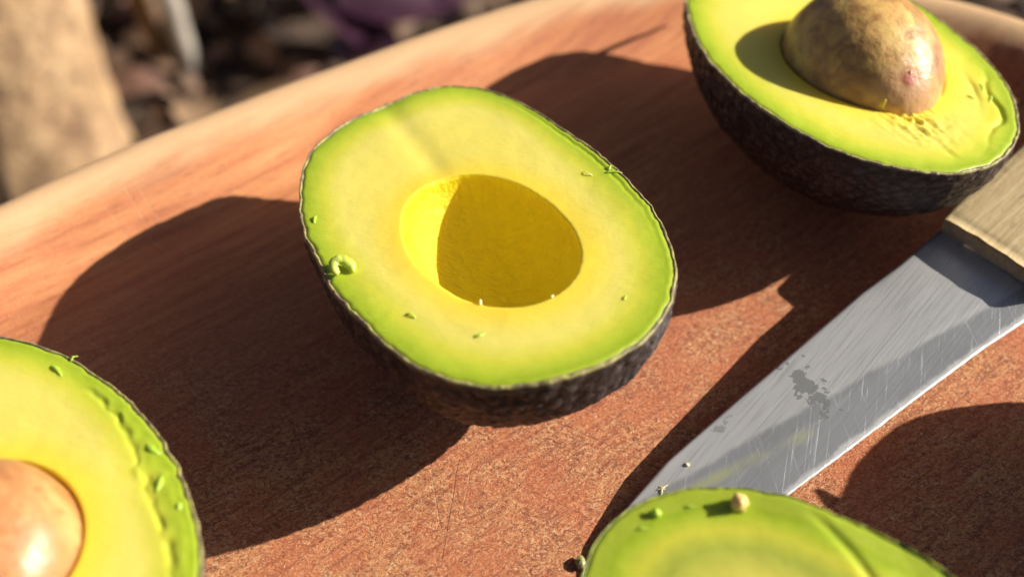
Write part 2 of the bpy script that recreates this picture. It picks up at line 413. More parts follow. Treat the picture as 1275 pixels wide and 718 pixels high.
def avocado(label, cen, frame, outline, hole_c, hole_r, bowl_d, seed=None, mat=M_FLESH, rs=1, feature=None, seed_mat=None, nrad=84, skin_mat=None, skin_t=.72):
    """frame: 3x3 columns u, v, n ; outline/hole_r: radius arrays over TH (mm) ; cen: world mm of the face centre"""
    th = TH; g = random.Random(rs)
    frame = np.array(frame); cen = np.array(cen, float)
    base = empty('avocado_half', (cen[0] * MM, cen[1] * MM, 0))
    tag(base, label, 'avocado half', 'avocado halves on the cutting board')
    origin = np.array([cen[0], cen[1], 0])
    def W(L):
        return (L @ frame.T + cen - origin) * MM
    jag = np.array([.38 * nz((math.cos(t) * 9, math.sin(t) * 9), 1., rs) + .22 * nz((math.cos(t) * 30, math.sin(t) * 30), 1., rs + 5) for t in th])
    Rr = outline + jag
    Ri = Rr - skin_t - .25 * np.array([nz((math.cos(t) * 20, math.sin(t) * 20), 1., rs + 9) for t in th])
    dirs = np.stack([np.cos(th), np.sin(th)], 1)
    hedge = np.array(hole_c) + dirs * hole_r[:, None]
    Out = dirs * Ri[:, None]
    # ---- flesh: bowl rings then face rings, then a lip down inside the skin
    V = []; rim = []; hol = []; bw = []
    nb = 44
    for k in range(nb):
        psi = math.pi / 2 * (1 - k / nb)
        P = np.array(hole_c) + dirs * (hole_r * math.cos(psi) ** .80)[:, None]
        z = np.full(NTH, -bowl_d * math.sin(psi))
        if k < 1: P = np.array(hole_c) + dirs * .02
        wob = np.array([.22 * nz((p[0], p[1], psi * 6), .35, rs) for p in P]) * math.sin(psi)
        V.append(np.column_stack([P, z + wob])); rim.append(np.full(NTH, 15.)); hol.append(np.zeros(NTH)); bw.append(np.full(NTH, 1.))
    for k in range(nrad + 1):
        f = k / nrad; f = f + .10 * math.sin(math.pi * 2 * f) / (2 * math.pi) * -1
        P = hedge * (1 - f) + Out * f
        rr = np.linalg.norm(Out - hedge, axis=1)
        dr = (1 - f) * rr; dh = f * rr
        z = np.zeros(NTH)
        for j in range(NTH):
            p = P[j]
            z[j] = .42 * nz(p, .055, rs) + .06 * nz(p, .25, rs + 2) + .02 * nz(p, .9, rs + 4)
            if dr[j] < 2.2: z[j] += (.09 * nz(p, .8, rs + 3)) * (1 - dr[j] / 2.2) - .30 * max(0, 1 - dr[j] / .9) ** 2
        z -= .35 * np.clip(1 - dh / .7, 0, 1) ** 2
        if feature is not None: z += feature(P, dr, dh, th)
        V.append(np.column_stack([P, z])); rim.append(dr); hol.append(dh); bw.append(np.full(NTH, 1. if k == 0 else 0.))
    zend = V[-1][:, 2]
    V.append(np.column_stack([dirs * (Ri - .1)[:, None], zend - 2.2])); rim.append(np.zeros(NTH)); hol.append(np.full(NTH, 20.)); bw.append(np.zeros(NTH))
    nr = len(V); V = np.concatenate(V)
    fl = mesh_np('flesh', W(V), grid_faces(nr, NTH, True, False), mat, base,
                 {'rim': np.concatenate(rim), 'hole': np.concatenate(hol), 'bowl': np.concatenate(bw)})
    # ---- skin shell; find the depth that rests the half on the board
    def lowest(c):
        ph = np.linspace(0, math.pi / 2, 30); m_ = 1e9
        for p_ in ph:
            L = np.column_stack([dirs * (Rr * math.cos(p_) ** (1.2 if rs == 2 else 1.34))[:, None], np.full(NTH, -c * math.sin(p_))])
            m_ = min(m_, ((L @ frame.T)[:, 2] + cen[2]).min())
        return m_
    lo, hi = 20., 50.
    for _ in range(30):
        mid = (lo + hi) / 2
        if lowest(mid) > -.05: lo = mid
        else: hi = mid
    cdep = lo
    V = []; rm = []; pk = []
    zr = zend + .05
    V.append(np.column_stack([dirs * (Ri - .05)[:, None], zr - 2.0])); rm.append(np.ones(NTH)); pk.append(np.zeros(NTH))
    lip = np.array([.28 + .30 * nz((math.cos(t) * 26, math.sin(t) * 26), 1., rs + 11) + .2 * nz((math.cos(t) * 70, math.sin(t) * 70), 1., rs + 12) for t in th])
    V.append(np.column_stack([dirs * (Ri + .06)[:, None], zr + lip * .35])); rm.append(np.ones(NTH)); pk.append(np.zeros(NTH))
    V.append(np.column_stack([dirs * ((Ri + Rr) / 2 + .02)[:, None], zr + lip * .6])); rm.append(np.ones(NTH)); pk.append(np.zeros(NTH))
    V.append(np.column_stack([dirs * (Rr - .12)[:, None], zr + lip * .35])); rm.append(np.full(NTH, .9)); pk.append(np.zeros(NTH))
    nph = 92
    for k in range(nph):
        psi = .012 + (math.pi / 2 - .012) * (k / (nph - 1)) ** 1.05
        cp, sp = math.cos(psi), math.sin(psi)
        L = np.column_stack([dirs * (Rr * cp ** (1.2 if rs == 2 else 1.34))[:, None], np.full(NTH, -cdep * sp)])
        N_ = np.column_stack([dirs * cp, np.full(NTH, -sp)])
        amp = np.zeros(NTH); fade = min(1., k / 5.) * (1. if k < nph - 3 else .3) * (.35 if sp > .97 else 1.)
        for j in range(NTH):
            p = L[j]
            if sp > .995: amp[j] = 0; continue
            q = Vector(p) * .40 + Vector((rs, 0, 0)) + .35 * noise.noise_vector(Vector(p) * .35)
            dd, _ = noise.voronoi(q)
            b = min(1., (dd[1] - dd[0]) * 1.7)
            amp[j] = (1 - (1 - b) ** 2) * 1.15 - .55 + .25 * noise.noise(Vector(p) * 1.1)
        L = L + N_ * (amp * (.62 if rs != 2 else .42) * fade)[:, None]
        V.append(L); rm.append(np.full(NTH, max(0., .75 - k * .5))); pk.append(np.clip(amp + .45, 0, 1.2))
    V.append(np.column_stack([dirs * .02, np.full(NTH, -cdep)])); rm.append(np.zeros(NTH)); pk.append(np.zeros(NTH))
    nr = len(V); V = np.concatenate(V)
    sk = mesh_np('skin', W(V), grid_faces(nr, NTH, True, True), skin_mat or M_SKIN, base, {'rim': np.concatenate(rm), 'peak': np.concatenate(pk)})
    # ---- seed
    if seed:
        su, svv, sz, sa, sb, sc = seed      # centre u,v,z and semi axes
        n1, n2 = 170, 130; V = []; tip = []; red = []
        for i in range(n2):
            ph = math.pi * (i + .001) / (n2 - .998)
            for j in range(n1):
                t = 2 * math.pi * j / n1
                x = math.cos(ph); y = math.sin(ph) * math.cos(t); z = math.sin(ph) * math.sin(t)
                r = 1 + .012 * nz((x * 2, y * 2, z * 2), 1., rs) + .006 * nz((x * 7, y * 7, z * 7), 1., rs)
                px = 1 + .09 * max(0, x) ** 5
                V.append((su + sa * x * r * px, svv + sb * y * r, sz + sc * z * r))
                q = Vector((x, y, z)).normalized(); tip.append(q.dot(Vector((.95, -.18, .22)).normalized())); red.append(max(q.dot(Vector((.874, -.119, .471)).normalized()), q.dot(Vector((.965, -.205, -.15)).normalized())))
        mesh_np('seed', W(np.array(V)), grid_faces(n2, n1, True, True), seed_mat, base, {'tip': tip, 'red': red})
    return base, W, dict(Rr=Rr, Ri=Ri, hole_c=hole_c, hole_r=hole_r, c=cdep, frame=frame, cen=cen)

def frame_from_n(n, yaw):
    n = np.array(n, float); n /= np.linalg.norm(n)
    u = np.array([math.cos(R(yaw)), math.sin(R(yaw)), 0]); u -= n * (u @ n); u /= np.linalg.norm(u)
    return np.stack([u, np.cross(n, u), n], 1)
def frame_rot(yaw, t1, t2):
    m_ = Matrix.Rotation(R(yaw), 3, 'Z') @ Matrix.Rotation(R(t1), 3, 'X') @ Matrix.Rotation(R(t2), 3, 'Y')
    return np.array(m_)

def shred(W, base, u, v, z, pts, rad, mat, name='flesh_shred', flat=.6):
    P = [tuple(W(np.array([[u + a, v + b, z + c]]))[0]) for a, b, c in pts]
    return tube(P, [r * MM for r in rad], 10, name, mat, base, .35, u, flat)
def crumb(W, base, u, v, z, r, mat, name='flesh_crumb', sc=(1, 1, .7)):
    V = []
    for i in range(9):
        ph = math.pi * (i + .01) / 8.02
        for j in range(12):
            t = 2 * math.pi * j / 12; x = Vector((math.sin(ph) * math.cos(t), math.sin(ph) * math.sin(t), math.cos(ph)))
            rr = r * (1 + .55 * noise.noise(x * 1.6 + Vector((u, v, 0))) + .35 * noise.noise(x * 4. + Vector((v, u, 0))))
            V.append((u + x.x * rr * sc[0], v + x.y * rr * sc[1], z + x.z * rr * sc[2]))
    return mesh_np(name, W(np.array(V)), grid_faces(9, 12, True, True), mat, base)

# --- centre half, empty hollow
out_c = four([41.93, 0.3, 0.6, 8.48, -3.14, -0.14, 0.63, -0.01, -0.9, 0.24, 0.25, -0.52, 0.21, 0.16, -0.08, -0.1, 0.32, 0.08, -0.11], TH)
hole_cr = four([19.63, 0.37, 0.13, 3.46, -0.76, 0.04, 0.08, 0.36, -0.18, -0.05, -0.02], TH)
hole_cr = hole_cr * .972 + np.array([.12 * nz((math.cos(t) * 30, math.sin(t) * 30), 1., 2) for t in TH])
def feat_centre(P, dr, dh, th):
    z = np.zeros(len(P))
    # thin peeled ledge along the far right rim, shallow valley towards the narrow end
    a = np.arctan2(P[:, 1], P[:, 0])
    far = np.exp(-((a - 1.75) / .75) ** 2)
    z -= .25 * far * np.exp(-((dr - 1.5) / .5) ** 2)
    v = np.exp(-((P[:, 1] - 3.5 + .12 * (P[:, 0] + 20)) / 3.2) ** 2) * np.clip((-P[:, 0] - 14) / 8, 0, 1)
    z -= .45 * v
    return z
A1, W1, I1 = avocado('avocado half with the empty yellow hollow, in the middle of the board', (-7.84, -14.62, 37.65),
                     frame_from_n((-.0518, .1377, .989), -56), out_c, (6.6, -.9), hole_cr, 17.0, None, M_FLESH, 1, feat_centre)

# --- half at the upper right with a brown seed
def mk_out(a, b, k, s):
    r = polar_ell(a, b, k, TH)
    return r * (1 + np.array([.012 * nz((math.cos(t) * 2, math.sin(t) * 2), 1., s) for t in TH]))
def feat_right(P, dr, dh, th):
    z = np.zeros(len(P)); a = np.arctan2(P[:, 1], P[:, 0])
    # torn groove near the right hand rim and a rough patch below the seed tip
    g = np.exp(-((a - .62) / .30) ** 2)
    z -= .8 * g * np.exp(-((dr - 4.2 + 1.2 * np.sin(a * 14)) / .7) ** 2)
    g2 = np.exp(-((a - .75) / .16) ** 2)
    z -= .5 * g2 * np.exp(-((dr - 8.5) / .8) ** 2)
    q = np.exp(-(((P[:, 0] - 31) / 7) ** 2 + ((P[:, 1] + 1) / 6) ** 2))
    z += q * np.array([1.0 * nz((p[0] * .5, p[1] * 1.6), .55, 4.) + .6 * nz((p[0] * .6, p[1] * 1.8), 1.3, 7.) for p in P])
    line = np.exp(-((P[:, 1] + 2.5 - .10 * (P[:, 0] - 30)) / .5) ** 2) * np.clip((P[:, 0] - 25) / 3, 0, 1) * np.clip((46 - P[:, 0]) / 4, 0, 1)
    return z - .4 * line
A2, W2, I2 = avocado('avocado half holding a mottled brown seed, beside the knife handle', (78.5, 44.8, 33.7), frame_rot(-67.7, -7.1, -4.8),
                     mk_out(49.2, 34.0, 0., 3) * (1 - .022 * np.clip((-np.cos(TH) - .5) / .5, 0, 1) ** 1.5), (5.0, 1.5), polar_ell(20.5, 18.2, 0, TH), 16.5, (5.0, 1.5, -1.2, 20.4, 18.1, 17.8), M_FLESH2, 2, feat_right, M_SEED)

# --- half at the lower left with a pale seed
def feat_left(P, dr, dh, th):
    z = np.zeros(len(P)); a = np.arctan2(P[:, 1], P[:, 0])
    g = np.clip((a - .35) / .3, 0, 1) * np.clip((2.6 - a) / .3, 0, 1)
    n_ = np.array([nz(p, .35, 5.) for p in P])
    z -= (.30 + .65 * n_) * g * np.exp(-((dr - 4.6 + 1.1 * np.sin(a * 3.3) + .8 * n_) / .65) ** 2)
    z += .12 * g * np.exp(-((dr - 2.6) / 1.1) ** 2) * (1 + 2 * n_)
    return z
A3, W3, I3 = avocado('avocado half with pale orange seed and torn green edge at the left side', (-89.2, -87.2, 36.2), frame_rot(-67.3, -2.6, -5.8),
                     mk_out(49.7, 33.7, -.175, 6), (2.8, .6), polar_ell(18.0, 15.4, 0, TH), 15., (2.8, .6, -4.8, 18.1, 15.5, 15.6), M_FLESH, 3, feat_left, M_SEED2)

# --- half at the bottom edge
def feat_bot(P, dr, dh, th):
    z = np.zeros(len(P))
    # crease where two knife strokes met
    d = P[:, 1] - (23.6 - .10 * (P[:, 0] + 20) - .012 * (P[:, 0] + 20) ** 2)
    on = np.clip((P[:, 0] + 30) / 6, 0, 1) * np.clip((14 - P[:, 0]) / 8, 0, 1)
    z -= .50 * on * np.exp(-(d / .9) ** 2)
    z -= .10 * on * np.clip(d, 0, 8)
    return z
A4, W4, I4 = avocado('avocado half cut off by the bottom edge, its green far rim over the knife tip', (47.6, -119.2, 36.2), frame_rot(-56.3, 2.7, -7.2),
                     mk_out(49.0, 34.05, -.098, 9), (3, 0), polar_ell(19, 16, 0, TH), 16., None, M_FLESH3, 4, feat_bot, skin_mat=M_SKIN2, skin_t=.45)

# --- half beyond the right side, only its shadow is in view
A5, W5, I5 = avocado('avocado half beyond the right side, seen only by its shadow below the knife', (171.5, -69.6, 36.0), frame_rot(-62, -5, 0),
                     mk_out(46.0, 36.0, 0., 12), (3, 0), polar_ell(18, 16, 0, TH), 15., None, M_FLESH2, 5)

# ---- shreds, curls and crumbs left by the knife (parts of their avocado)
def local_uv(I, X, Y):
    """local u,v of the face point above world x,y (mm)"""
    f = I['frame']; c = I['cen']; u, v, n = f[:, 0], f[:, 1], f[:, 2]
    z = c[2] - ((X - c[0]) * n[0] + (Y - c[1]) * n[1]) / n[2]
    d = np.array([X, Y, z]) - c
    return float(d @ u), float(d @ v)
# centre: curl at the left rim
cu, cv = local_uv(I1, -33.2, -31.0)
pts = []; rad = []
for k in range(26):
    t = k / 25; a = 4.3 * t + .9; rr = 2.2 * (1 - .5 * t)
    pts.append((math.cos(a) * rr * 1.1 + rnd.uniform(-.1, .1), math.sin(a) * rr, .6 + 1.6 * math.sin(t * 3.0))); rad.append(1.3 * (1 - .5 * t) * min(1, .3 + t * 4) + .05)
M_CURL = shred_material('curl_flesh', (.40, .54, .04), (.62, .66, .14))
shred(W1, A1, cu, cv, 0, pts, rad, M_CURL, 'flesh_curl', .8)
def little(W, A, I, X, Y, L, ang, r, mat, lift=.5, z0=.1):
    u, v = local_uv(I, X, Y)
    n = 7; bend = rnd.uniform(-.8, .8)
    P = []; rd = []
    x = y = 0; a = ang
    for k in range(n):
        P.append((x, y, z0 - .32 + lift * .9 * math.sin(math.pi * k / (n - 1)) + rnd.uniform(-.1, .12))); rd.append((r * (1 - abs(k / (n - 1) - .4) * 1.2) * rnd.uniform(.55, 1.1)) * .85 + .05)
        x += L / n * math.cos(a); y += L / n * math.sin(a); a += bend / n * 2
    shred(W, A, u, v, 0, P, rd, mat)
def from_px(px, py, z):
    F_ = 1661.; c_ = np.array([0, -310 * math.cos(EL), 310 * math.sin(EL)])
    return c_, F_, z
for (X, Y, L, a, r, mt) in [(19.5, -.6, 4.5, .2, .38, M_GREEN), (20.5, .4, 2.2, 1.3, .3, M_GREEN), (17, -1.2, 3, 2.9, .2, M_PALE),
                            (-7.0, -50.5, 3.2, .3, .55, M_GREEN), 
                            (-20., -43.2, 3., -.5, .38, M_GREEN), (-40.5, -14.5, 3.4, 1.8, .5, M_GREEN),
                            (20.8, -41.5, 2., .7, .3, M_GREEN)]:
    little(W1, A1, I1, X, Y, L, a + 56 / 57.3, r, mt)
# pale tabs standing at the near edge of the hollow
for th_, L in [(-1.62, .9), (-1.0, .22)]:
    th_ = th_ + R(56) - R(0)
    for_r = np.interp(th_ % (2 * np.pi), TH, I1['hole_r'])
    u = I1['hole_c'][0] + math.cos(th_) * for_r; v = I1['hole_c'][1] + math.sin(th_) * for_r
    shred(W1, A1, u, v, 0, [(0, 0, -.5), (0, 0, .1), (-.15 * math.cos(th_), -.15 * math.sin(th_), .4 * L), (-.3 * math.cos(th_), -.3 * math.sin(th_), .9 * L)], [.45, .42, .26, .08], M_PALE, 'flesh_shred', .7)
# right half: string of seed coat, crumbs
for (X, Y, L, a, r, mt) in [ 
                            (108, 35, 5, -1.2, .55, M_GREEN), (109.5, 30, 4, -1.5, .5, M_GREEN), (99, 38, 4.5, -.6, .4, M_GREEN), (103, 29, 3.5, -.3, .3, M_GREEN)]:
    little(W2, A2, I2, X, Y, L, a + 67.7 / 57.3, r, mt, .4)
# loose flap of yellow seed coat and its red root end, on the seed
def coat(name, pts, rad, mat, flat): return tube([tuple(W2(np.array([p_]))[0]) for p_ in pts], [r * MM for r in rad], 10, name, mat, A2, .4, 3, flat)
M_COAT = shred_material('yellow_seed_coat', (.60, .44, .06), (.66, .50, .12))
M_RED = shred_material('red_root_end', (.34, .06, .035), (.52, .16, .07))
coat('seed_coat_flap', [(22.0, -5.4, 6.6), (22.9, -5.6, 4.6), (23.6, -6.0, 2.6), (23.9, -6.6, .9)], [.15, .45, .7, .8, .2], M_COAT, .45)
coat('seed_root_end', [(24.6, -2.6, -1.2), (25.3, -2.6, -2.8), (25.6, -2.0, -4.2), (26.4, -1.2, -4.9)], [.3, .9, .9, .35], M_RED, .7)
coat('seed_root_end', [(22.9, -.2, 8.6), (23.2, -.5, 7.0), (23.6, -.7, 5.2)], [.2, .6, .2], M_RED, .5)
# left half: torn strings near the rim
for (X, Y, L, a, r, mt) in [(-88, -48.5, 5, -.3, .6, M_GREEN), (-84.3, -47.2, 2.2, 1.5, .25, M_GREEN), (-66, -67, 6, -1.0, .9, M_GREEN), (-61.5, -75, 5, -1.2, .8, M_GREEN),
                            (-57, -81, 3, -1.4, .7, M_GREEN)]:
    little(W3, A3, I3, X, Y, L, a + 58.6 / 57.3, r, mt, .5)
# bottom half: crumbs on the far rim
u, v = local_uv(I4, 39.6, -79.9); crumb(W4, A4, u, v, 1.0, 1.5, M_TAN, 'flesh_crumb', (1, 1, .95))
u, v = local_uv(I4, 25.2, -80.8); crumb(W4, A4, u, v, .5, .9, M_GREEN, 'flesh_crumb')
for (X, Y, L, a, r, mt) in [(21, -84, 4, .6, .4, M_GREEN), (30, -79.5, 3, .1, .3, M_GREEN)]:
    little(W4, A4, I4, X, Y, L, a + 47.5 / 57.3, r, mt, .3)

# peel flaps sticking out of the rims (they cast the spiky shadows)
def flap(A, I, P0, P1, wd):
    o_ = np.array([I['cen'][0], I['cen'][1], 0]); n = 8; V = []
    P0 = np.array(P0, float); P1 = np.array(P1, float); d = P1 - P0; s_ = np.cross(d, [0, 0, 1.]); s_ /= np.linalg.norm(s_)
    for lay in (0, -.5):
        for k in range(n):
            t = k / (n - 1); p = P0 + d * t + np.array([0, 0, 1.2 * math.sin(math.pi * t)])
            wv = wd * (1 - t) ** .8 + .15
            for q in (-1, 0, 1): V.append(tuple((p + s_ * q * wv * (1 + .2 * nz((k, q), .9, 2)) + np.array([0, 0, lay - .3 * abs(q)]) - o_) * MM))
    F = []
    for k in range(n - 1):
        for q in range(2):
            a = k * 3 + q; F.append([a, a + 1, a + 4, a + 3]); b = a + n * 3; F.append([b + 3, b + 4, b + 1, b])
        for q in (0, 2):
            a = k * 3 + q; b = a + n * 3; F.append([a, a + 3, b + 3, b] if q == 0 else [b, b + 3, a + 3, a])
    F.append([(n - 1) * 3, (n - 1) * 3 + 1, (n - 1) * 3 + 2, (n - 1) * 3 + 2 + n * 3, (n - 1) * 3 + 1 + n * 3, (n - 1) * 3 + n * 3])
    return mesh_np('peel_flap', V, F, M_SKIN, A, {'rim': [.4] * len(V), 'peak': [.5] * len(V)})
flap(A2, I2, (60, 83, 28), (71.5, 97.5, 21), 1.2)
flap(A5, I5, (139, -54.5, 36.5), (126, -46.8, 36), 3.2)

# ------------------------------------------------------------------ knife
kT = Vector((15.9, -69.5, 1.1)); kS = Vector((.734803, .667914, .118132)); kW = Vector((.672624, -.739984, 0)); kN = kW.cross(kS); 
if kN.z < 0: kN = -kN
knife = empty('kitchen_knife', (kT * MM))
mw = Matrix((( kS.x, kW.x, kN.x), (kS.y, kW.y, kN.y), (kS.z, kW.z, kN.z)))
flipped = mw.determinant() < 0
knife.rotation_mode = 'QUATERNION'
if flipped:      # keep a proper rotation: local y runs from edge to spine, sign handled when building
    mw = Matrix(((kS.x, -kW.x, kN.x), (kS.y, -kW.y, kN.y), (kS.z, -kW.z, kN.z)))
knife.rotation_quaternion = mw.to_quaternion()
tag(knife, 'scratched steel kitchen knife with a pale wooden handle lying across the board', 'knife')
YS = -1 if flipped else 1
def kv(s, w_, n): return (s * MM, w_ * YS * MM, n * MM)
spine_pts = [(-6.5, 3.4), (-3.5, 1.4), (1.7, -.1), (10.4, -1.2), (24, -2.7), (44, -2.4), (64, -1.9), (84, -1.6), (96, -.5), (107, -.2), (114, 0)]
edge_pts = [(-6.5, 3.4), (-4.5, 6), (0, 9.4), (10, 14), (20, 17), (33.5, 19.2), (54, 21.6), (71, 23.4), (90, 25.6), (100, 27.3), (107, 28.4), (114, 28.6)]
def build_blade():
    ns, nw = 150, 40
    ss = np.concatenate([np.linspace(-6.5, 8, 40, endpoint=False), np.linspace(8, 114, ns - 40)])
    sp = np.interp(ss, *zip(*spine_pts)); ed = np.interp(ss, *zip(*edge_pts))
    V = []; E_ = []
    for side in (1, -1):
        for i, s_ in enumerate(ss):
            wdt = ed[i] - sp[i]
            th0 = .9 * min(1, (s_ + 6.6) / 40 + .3)         # half thickness at spine
            for j in range(nw):
                f = j / (nw - 1); f = f ** .8 if False else f
                w_ = sp[i] + wdt * f
                ed_d = (1 - f) * wdt
                h = th0 * (1 - .25 * f)
                if ed_d < 9: h = min(h, th0 * .78 * (ed_d / 9) ** .9)
                if ed_d < .9: h = min(h, .16 * ed_d / .9)
                if f < .02: h = th0 * .8
                ez = max(0, 1 - ed_d / 3.2)
                nick = .10 * nz((s_, 0), 1.3, 2) + .08 * nz((s_, 0), .4, 5) if j == nw - 1 else 0
                V.append(kv(s_, w_ + nick, side * max(h, .01))); E_.append(ez)
    F1 = grid_faces(len(ss), nw, False, YS > 0); F2 = grid_faces(len(ss), nw, False, YS < 0) + len(ss) * nw
    n = len(ss) * nw; F3 = []
    for i in range(len(ss) - 1):
        for j in (0, nw - 1):
            a = i * nw + j; b = a + nw
            F3.append([a, b, b + n, a + n] if (j == 0) == (YS < 0) else [a + n, b + n, b, a])
    F = np.concatenate([F1, F2, np.array(F3)])
    return mesh_np('blade', V, F, blade_fix, knife, {'edge': E_})
blade_fix = blade_material()
if YS < 0:
    # the blade's material expects y to grow towards the cutting edge
    t_ = blade_fix.node_tree; tcn = next(n for n in t_.nodes if n.type == 'TEX_COORD')
    mp_ = t_.nodes.new('ShaderNodeMapping'); mp_.inputs['Scale'].default_value = (1, -1, 1)
    tos = [l.to_socket for l in list(tcn.outputs['Object'].links)]
    for l in list(tcn.outputs['Object'].links): t_.links.remove(l)
    t_.links.new(tcn.outputs['Object'], mp_.inputs[0])
    for s_ in tos: t_.links.new(mp_.outputs[0], s_)
build_blade()
M_HANDLE = simple_wood('weathered_handle_wood', (.46, .345, .175), (.58, .455, .255), (1, 10, 8), 70, .72)
def slab(name, s0, s1, w0f, w1f, z0f, z1f, mat, bev=1.0):
    """a board-like scale with rounded long edges, lofted along s"""
    ns = 60; V = []; sec = None
    for i in range(ns):
        t = i / (ns - 1); s_ = s0 + (s1 - s0) * t
        a, b, c, d = w0f(s_), w1f(s_), z0f(s_), z1f(s_)
        e = bev
        if i == 0 or i == ns - 1: a += .5; b -= .5; d -= .5 * (1 if d > c else -1)
        sg = 1 if d > c else -1
        ring = [(a, c), (a, d - sg * e), (a + e * .35, d - sg * e * .35), (a + e, d)]
        ring += [(a + e + (b - a - 2 * e) * q / 10, d + sg * .35 * math.sin(math.pi * q / 10)) for q in range(1, 10)]
        ring += [(b - e, d), (b - e * .35, d - sg * e * .35), (b, d - sg * e), (b, c)]
        for (x, z) in ring:
            jx = .18 * nz((s_, x, z), .5, 3)
            V.append(kv(s_ + (0 if 0 < i < ns - 1 else .35 * nz((x, z), .4, 6)), x + jx, z + jx * .5))
        sec = len(ring)
    F = [list(f) for f in grid_faces(ns, sec, True, YS > 0)]
    F += [list(range(sec)), [(ns - 1) * sec + q for q in range(sec)][::-1]]
    return mesh_np(name, V, F, mat, knife)
topw = lambda s: -.3 + (3.0 * max(0, (s - 150) / 60) ** 2) ; botw = lambda s: 28.5 - 4. * math.sin(math.pi * min(1, (s - 107) / 80)) + 1.5 * max(0, (s - 190) / 20)
slab('handle_scale', 110.3, 214, topw, botw, lambda s: .95, lambda s: .95 + 5.2, M_HANDLE)
slab('handle_scale', 110.3, 214, topw, botw, lambda s: -.95, lambda s: -.95 - 5.2 - 9.0 * ((s - 108) / 106) ** 2, M_HANDLE)
M_STEEL = NT('dull_steel'); M_STEEL.set(Base_Color=(.5, .5, .49), Metallic=.9, Roughness=.4); M_STEEL = M_STEEL.m
slab('tang', 114.1, 213, lambda s: topw(s) + .15, lambda s: botw(s) - .15, lambda s: -.93, lambda s: .93, M_STEEL, .2)
for s_ in (160, 198):
    V = []; 
    for z in (0, 6.6):
        for q in range(20):
            a = 2 * math.pi * q / 20; V.append(kv(s_ + 2.6 * math.cos(a), 14 + 2.6 * math.sin(a), z))
    F = [[q, (q + 1) % 20, 20 + (q + 1) % 20, 20 + q] for q in range(20)] + [list(range(20))[::-1], list(range(20, 40))]
    mesh_np('rivet', V, F, M_STEEL, knife, smooth=False)

# crumbs on the blade and on the board: loose things
def loose(name, x, y, z, r, mat, label, cat='crumb', sc=(1, 1, .7), group=None):
    V = []
    for i in range(9):
        ph = math.pi * (i + .01) / 8.02
        for j in range(12):
            t = 2 * math.pi * j / 12; q = Vector((math.sin(ph) * math.cos(t), math.sin(ph) * math.sin(t), math.cos(ph)))
            rr = r * (1 + .5 * noise.noise(q * 1.5 + Vector((x, y, 0))) + .35 * noise.noise(q * 4. + Vector((y, x, 0)))); V.append((q.x * rr * sc[0] * MM, q.y * rr * sc[1] * MM, (q.z * rr * sc[2]) * MM))
    o = mesh_np(name, V, grid_faces(9, 12, True, True), mat); o.location = (x * MM, y * MM, z * MM)
    return tag(o, label, cat, group)
def on_blade(s_, w_, n_=1.0): return kT + kS * s_ + kW * w_ + kN * n_
M_DULL = shred_material('drying_crumb', (.26, .27, .10), (.40, .39, .17))
loose('avocado_crumb', 13.4, -72.8, .8, 1.2, M_DULL, 'pale avocado crumb on the board at the knife tip', sc=(.8, 1.2, .8))
p = on_blade(26.2, .8); loose('avocado_crumb', p.x, p.y, p.z, .42, M_PALE, 'single round pale speck of avocado on the blade above the smear')
star = bpy.data.objects.new('avocado_fleck', None)
p = on_blade(18.6, .9, .95)
V = []; F = []
for k, a in enumerate((.2, 1.1, 2.4, 3.6, 5.0)):
    L = (1.7, .8, 1.9, 1.0, .7)[k]; d = (kS * math.cos(a) + kW * math.sin(a)); e = (kS * -math.sin(a) + kW * math.cos(a)); b = len(V)
    for t, hw in ((0, .28), (.55, .2), (1, .05)):
        for sg, up in ((-1, 0), (0, .22 * (1.1 - t)), (1, 0)): V.append(tuple((d * L * t + e * sg * hw + kN * up) * MM))
    F += [[b, b + 1, b + 4, b + 3], [b + 1, b + 2, b + 5, b + 4], [b + 3, b + 4, b + 7, b + 6], [b + 4, b + 5, b + 8, b + 7]]
o = mesh_np('avocado_fleck', V, F, M_PALE); o.location = p * MM
tag(o, 'small star-shaped pale fleck of avocado on the blade near the tip', 'crumb')
p = on_blade(13.1, .7); loose('avocado_crumb', p.x, p.y, p.z, .6, M_PALE, 'elongated pale scrap of avocado on the blade close to the bottom half', sc=(1.6, .6, .5))

# ------------------------------------------------------------------ ground and background
GZ = -.35
def ground():
    m = NT('dark_soil')
    n = m.noise(m.obj, 30, 6, .65); n2 = m.noise(m.obj, 9, 3)
    c = m.mix(m.range(n, .35, .65), (.035, .024, .018), (.12, .078, .055))
    c = m.mix(m.range(n2, .5, .7), c, (.09, .06, .04))
    m.set(Base_Color=c, Roughness=.95, Normal=m.bump(n, .02, .9))
    # fine near the place, coarse to the horizon
    xs = np.concatenate([[-400, -40, -8, -3], np.linspace(-1.6, 1.6, 120), [3, 8, 40, 400]])
    ys = np.concatenate([[-400, -40, -8, -3], np.linspace(-1.2, 2.2, 120), [4, 8, 40, 400]])
    V = []
    for y in ys:
        for x in xs:
            z = GZ + (.012 * nz((x, y), 9, 1.) + .006 * nz((x, y), 30, 2.) + .03 * nz((x, y), 2, 2.) if abs(x) < 1.7 and -1.3 < y < 2.3 else 0)
            V.append((x, y, z))
    o = mesh_np('ground', V, grid_faces(len(ys), len(xs), False, False), m.m)
    tag(o, 'dark soil ground with leaf litter', None, None, 'structure')
ground()
def gz(x, y): return GZ + .012 * nz((x, y), 9, 1.) + .006 * nz((x, y), 30, 2.) + .03 * nz((x, y), 2, 2.)

